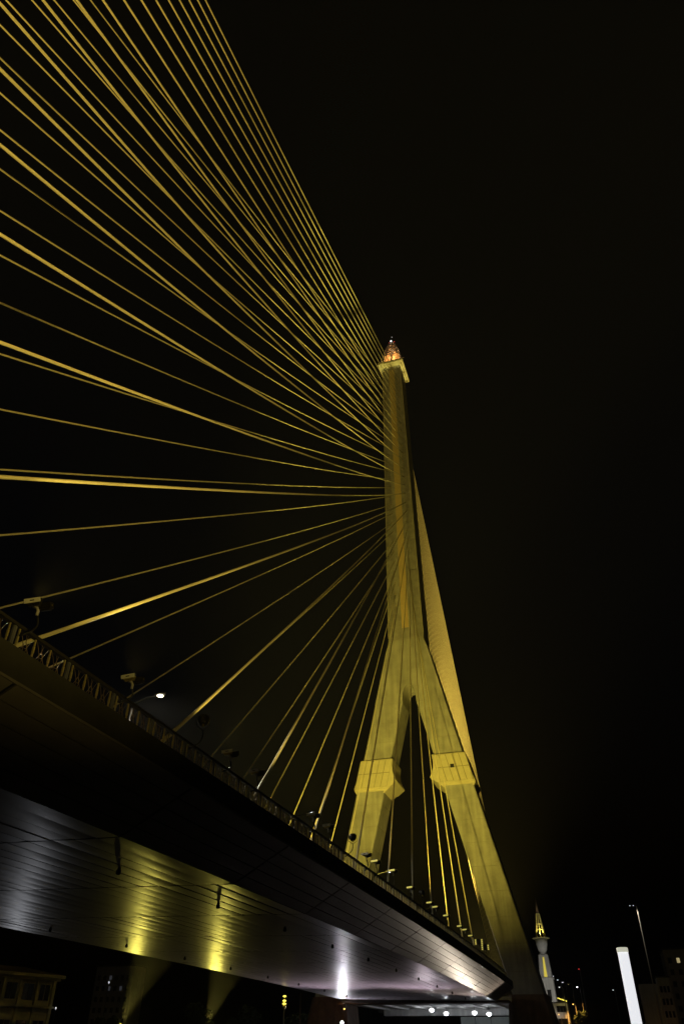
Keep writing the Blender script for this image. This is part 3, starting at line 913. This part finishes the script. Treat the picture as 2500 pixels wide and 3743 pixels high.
def make_tree(name, base, h, crown_c, crown_r, n, label, leafmat, seed, group='trees on the river bank', size=0.35):
    rnd = random.Random(seed)
    t = empty(name, base); tag(t, label, 'tree', group)
    b = Vector(base); c = Vector(crown_c)
    mb = MB()
    mb.tube([b, b.lerp(c,0.5)+Vector((0.15,0,0)), c], [h*0.035, h*0.025, h*0.012], 7)
    cl = []
    for k in range(9):
        d = Vector((rnd.gauss(0,1), rnd.gauss(0,1), rnd.gauss(0.2,0.8))).normalized()
        e = c + Vector((d.x*crown_r[0], d.y*crown_r[1], d.z*crown_r[2]))*rnd.uniform(0.45,0.8)
        mb.tube([b.lerp(c,0.55+0.04*k), (b.lerp(c,0.8)+e)/2, e], [h*0.014, h*0.009, h*0.004], 5)
        cl.append((e, rnd.uniform(0.3,0.55)))
    mb.build('trunk', M['bark'], t)
    cl.append((c, 0.6))
    mb = MB(); vs = []; fs = []
    for k in range(n):
        e, r_ = rnd.choice(cl)
        d = Vector((rnd.gauss(0,1), rnd.gauss(0,1), rnd.gauss(0,1))).normalized()*rnd.random()**0.4
        p = e + Vector((d.x*crown_r[0], d.y*crown_r[1], d.z*crown_r[2]))*r_
        a = Vector((rnd.gauss(0,1), rnd.gauss(0,1), rnd.gauss(0,0.6))).normalized()
        q = a.cross(Vector((rnd.gauss(0,1), rnd.gauss(0,1), rnd.gauss(0,1)))).normalized()
        s2 = size*rnd.uniform(0.6,1.3)
        i0 = len(vs)
        vs += [p-a*s2, p+q*s2*0.45, p+a*s2, p-q*s2*0.45]
        fs.append((i0,i0+1,i0+2,i0+3))
    mb.add(vs, fs)
    mb.build('crown', leafmat, t)
    return t
make_tree('bank_tree', (19.4,98,-3.5), 9, (19.2,98,4.6), (1.9,1.9,2.4), 2600, 'small tree glowing orange under a lamp, right of the tower', M['leaf'], 3, size=0.22)
spot('tree_light', (17.9,97.2,7.5), (19.2,98,4.6), 2600, 150, (1.0,0.46,0.10), 0.3, 0.1)
# tall mast light
t = empty('mast_light', (41.0,160,-3.5)); tag(t, 'tall thin mast with two dim lamps at the upper right of the light column', 'light mast')
MB().tube([(41.0,160,-3.5),(41.0,160,37.4)], [0.24,0.14], 6).build('mast', M['lamp_plate'], t)
spot('mast_glow', (39.4,159.2,37.2), (41.0,160,20), 700, 120, (1.0,0.9,0.7), 0.5, 0.2, t)
MB().bar((38.9,160,37.6),(41.2,160,37.9),0.18).build('crossarm', M['pole'], t)
for x in (38.9, 40.0):
    MB().lathe([(0.1,0.2),(0.32,0.1),(0.36,-0.1),(0.1,-0.2)], (x,159.9,37.6), 8).build('lamp_head', M['lamp_metal'], t)
    MB().lathe([(0.03,-0.16),(0.16,0),(0.03,0.16)], (x,159.5,37.6), 8).build('lens', E['dimwhite'], t)
# pale building and lit hotel at the right edge
pb = empty('pale_building', (44,160,-3.5)); tag(pb, 'faint pale block with a stepped roof right of the light column', 'building')
MB().box((42.4,160,-3.5),(46.2,170,16.9)).build('tower_block', M['white_wall'], pb)
MB().box((36.6,161,-3.5),(42.35,170,15.3)).build('low_wing', M['white_wall'], pb)
MB().box((42.2,159.8,16.95),(46.4,170.2,17.3)).build('roof_slab', M['fascia'], pb)
for k in range(3):
    for j in range(4):
        MB().box((42.8+k*1.1,159.93,3+j*3.3),(43.5+k*1.1,159.97,4.7+j*3.3)).build('window', M['glass'], pb)
hb = empty('hotel_building', (62,220,-3.5)); tag(hb, 'dark block with two warm lit windows at the right edge', 'building')
MB().box((50,221,-3.5),(80,240,30)).build('wall', M['cream_wall'], hb)
MB().box((49.6,220.6,30.05),(80.4,240.4,30.6)).build('roof_slab', M['fascia'], hb)
for k in range(8):
    for j in range(7):
        x = 51.2+k*1.55*2; z = 2+j*3.9
        lit = (k, j) in ((1,6),(2,6))
        f = MB().box((x,220.93,z),(x+1.4,220.97,z+1.9)).build('window', M['pole'], hb)
        MB().box((x+0.12,220.90,z+0.12),(x+1.28,220.925,z+1.78)).build('pane', E['dimwindow'] if lit else M['glass'], f)

# ------------------------------------------------------------------ left bank house, lamp and trees
hs = empty('river_house', (-53.1,-20,-3.5)); tag(hs, 'pale two-storey riverside house with deep eaves at the lower left', 'house')
HX = Matrix.Translation((-53.1,-20,0)) @ Matrix.Rotation(R(74), 4, 'Z')
def hbox(a, b, nm, mat, parent=hs):
    mb = MB().box(a, b); mb.v = [tuple(HX @ Vector(v)) for v in mb.v]
    return mb.build(nm, mat, parent)
hbox((-30,0.9,-3.5),(-0.8,11,6.2),'wall',M['cream_wall'])
hbox((-30.6,0,6.55),(0,11.8,6.95),'eaves',M['cream_wall'])
hbox((-30.2,0.45,6.2),(-0.45,11.4,6.54),'cornice',M['cream_wall'])
rf = MB().loft([[(-30.6,0,6.96),(0,0,6.96),(0,11.8,6.96),(-30.6,11.8,6.96)],[(-26,5.5,8.1),(-4,5.5,8.1),(-4,6.1,8.1),(-26,6.1,8.1)]])
rf.v = [tuple(HX @ Vector(v)) for v in rf.v]
rf.build('roof', M['roof'], hs)
for k in range(9):
    x = -3.7 - k*2.95
    hbox((x+2.15,0.55,-3.5),(x+2.6,0.89,6.18),'pilaster',M['cream_wall'])
    for z0, z1 in ((3.7,5.7),(-1.6,1.2)):
        f = hbox((x-0.1,0.83,z0-0.1),(x+1.9,0.89,z1+0.1),'window',M['cream_wall'])
        for q in range(2):
            hbox((x+q*0.95,0.78,z0),(x+0.85+q*0.95,0.825,z1),'pane',M['glass'],f)
hbox((-30,0.4,2.75),(-0.8,0.89,3.0),'string_course',M['cream_wall'])
bank = [((-53.4,-20.6,2.8), 'small white lamp at the foot of the riverside house'), ((-45.3,-20,6.0), 'faint lamp in the dark right of the riverside house')]
for (x,y,z), lab in bank:
    t = empty('bank_lamp', (x,y,-3.5)); tag(t, lab, 'lamp', 'small lamps on the left bank')
    MB().tube([(x,y,-3.5),(x,y,z-0.15)], 0.04, 6).build('post', M['pole'], t)
    MB().lathe([(0.02,-0.15),(0.10,-0.05),(0.09,0.1),(0.02,0.16)], (x,y,z), 8).build('globe', E['dimwhite'], t)
ab = empty('distant_apartment_block', (-153,150,-3.5)); tag(ab, 'distant dark block with a few lit windows behind the river house', 'building')
MB().box((-160,151,-3.5),(-144,160,23)).build('wall', M['cream_wall'], ab)
MB().box((-160.4,150.6,23.05),(-143.6,160.4,23.5)).build('roof_slab', M['fascia'], ab)
for k in range(6):
    for q in range(6):
        x = -159+k*2.5; z = 1.5+q*3.4
        f = MB().box((x,150.93,z),(x+1.3,150.97,z+1.6)).build('window', M['pole'], ab)
        lit = (k, q) in ((2,5),(2,4),(4,4))
        MB().box((x+0.1,150.90,z+0.1),(x+1.2,150.925,z+1.5)).build('pane', E['farwindow'] if lit else M['glass'], f)
# ornate yellow lamp standard
lx, ly = -16.6, -20.0
t = empty('ornate_lamp', (lx,ly,-3.5)); tag(t, 'ornate tiered yellow lamp on a slim pole under the deck', 'lamp')
MB().tube([(lx,ly,-3.5),(lx,ly,2.6)], [0.10,0.06], 8).build('pole', M['pole'], t)
MB().lathe([(0.05,2.3),(0.10,2.45),(0.22,2.75),(0.24,2.9),(0.08,2.95)], (lx,ly,0), 12).build('calyx', M['lamp_metal'], t)
for k, (z, r_) in enumerate(((2.98,0.30),(3.34,0.27),(3.86,0.25))):
    MB().lathe([(0.06,0),(r_,0.05),(r_*0.9,0.17),(0.06,0.22)], (lx,ly,z), 12).build('tier', E['yellow'], t)
MB().tube([(lx,ly,3.1),(lx,ly,4.0)], 0.05, 6).build('stem', M['lamp_metal'], t)
point('ornate_light', (lx,ly-0.5,3.4), 12, (1.0,0.8,0.15), 0.2, t)
t = empty('flag_pole', (-14.2,-20,-3.5)); tag(t, 'bare brown pole between the ornate lamp and the left pier', 'pole')
MB().tube([(-14.2,-20,-3.5),(-14.2,-20,4.2)], [0.10,0.08], 8).build('shaft', M['brown_pier'], t)
MB().lathe([(0.12,0),(0.12,0.06),(0.02,0.10)], (-14.2,-20,4.2), 8).build('finial', M['brown_pier'], t)
tr = [(-56,-2,6,'dark tree beside the riverside house'), (-47,14,8,'dark tree left of the yellow searchlight beam'), (-38,16,8,'dark round tree between the two searchlight beams'),
      (-30,22,8,'dark tree behind the ornate lamp'), (-51.5,-29,4.4,'low dark tree in front of the riverside house')]
for k, (x,y,hh,lab) in enumerate(tr):
    make_tree('bank_tree', (x,y,-3.5), hh, (x,y,-3.5+hh*0.62), (hh*0.42,hh*0.42,hh*0.36), 2600, lab, M['leaf'], 20+k)

# ------------------------------------------------------------------ night haze
me = bpy.data.meshes.new('haze')
b = MB().box((-400,-400,-7.2),(400,420,172))
me.from_pydata(b.v, [], b.f)
hm = bpy.data.materials.new('haze'); hm.use_nodes = True
nt = hm.node_tree
for n in list(nt.nodes):
    if n.type != 'OUTPUT_MATERIAL': nt.nodes.remove(n)
pv = nt.nodes.new('ShaderNodeVolumePrincipled')
pv.inputs['Color'].default_value = (0.85, 0.87, 0.9, 1)
pv.inputs['Density'].default_value = 0.00009
pv.inputs['Anisotropy'].default_value = 0.2
nt.links.new(pv.outputs[0], nt.nodes['Material Output'].inputs['Volume'])
me.materials.append(hm)
ho = bpy.data.objects.new('haze', me); COL.objects.link(ho); ho['kind'] = 'stuff'
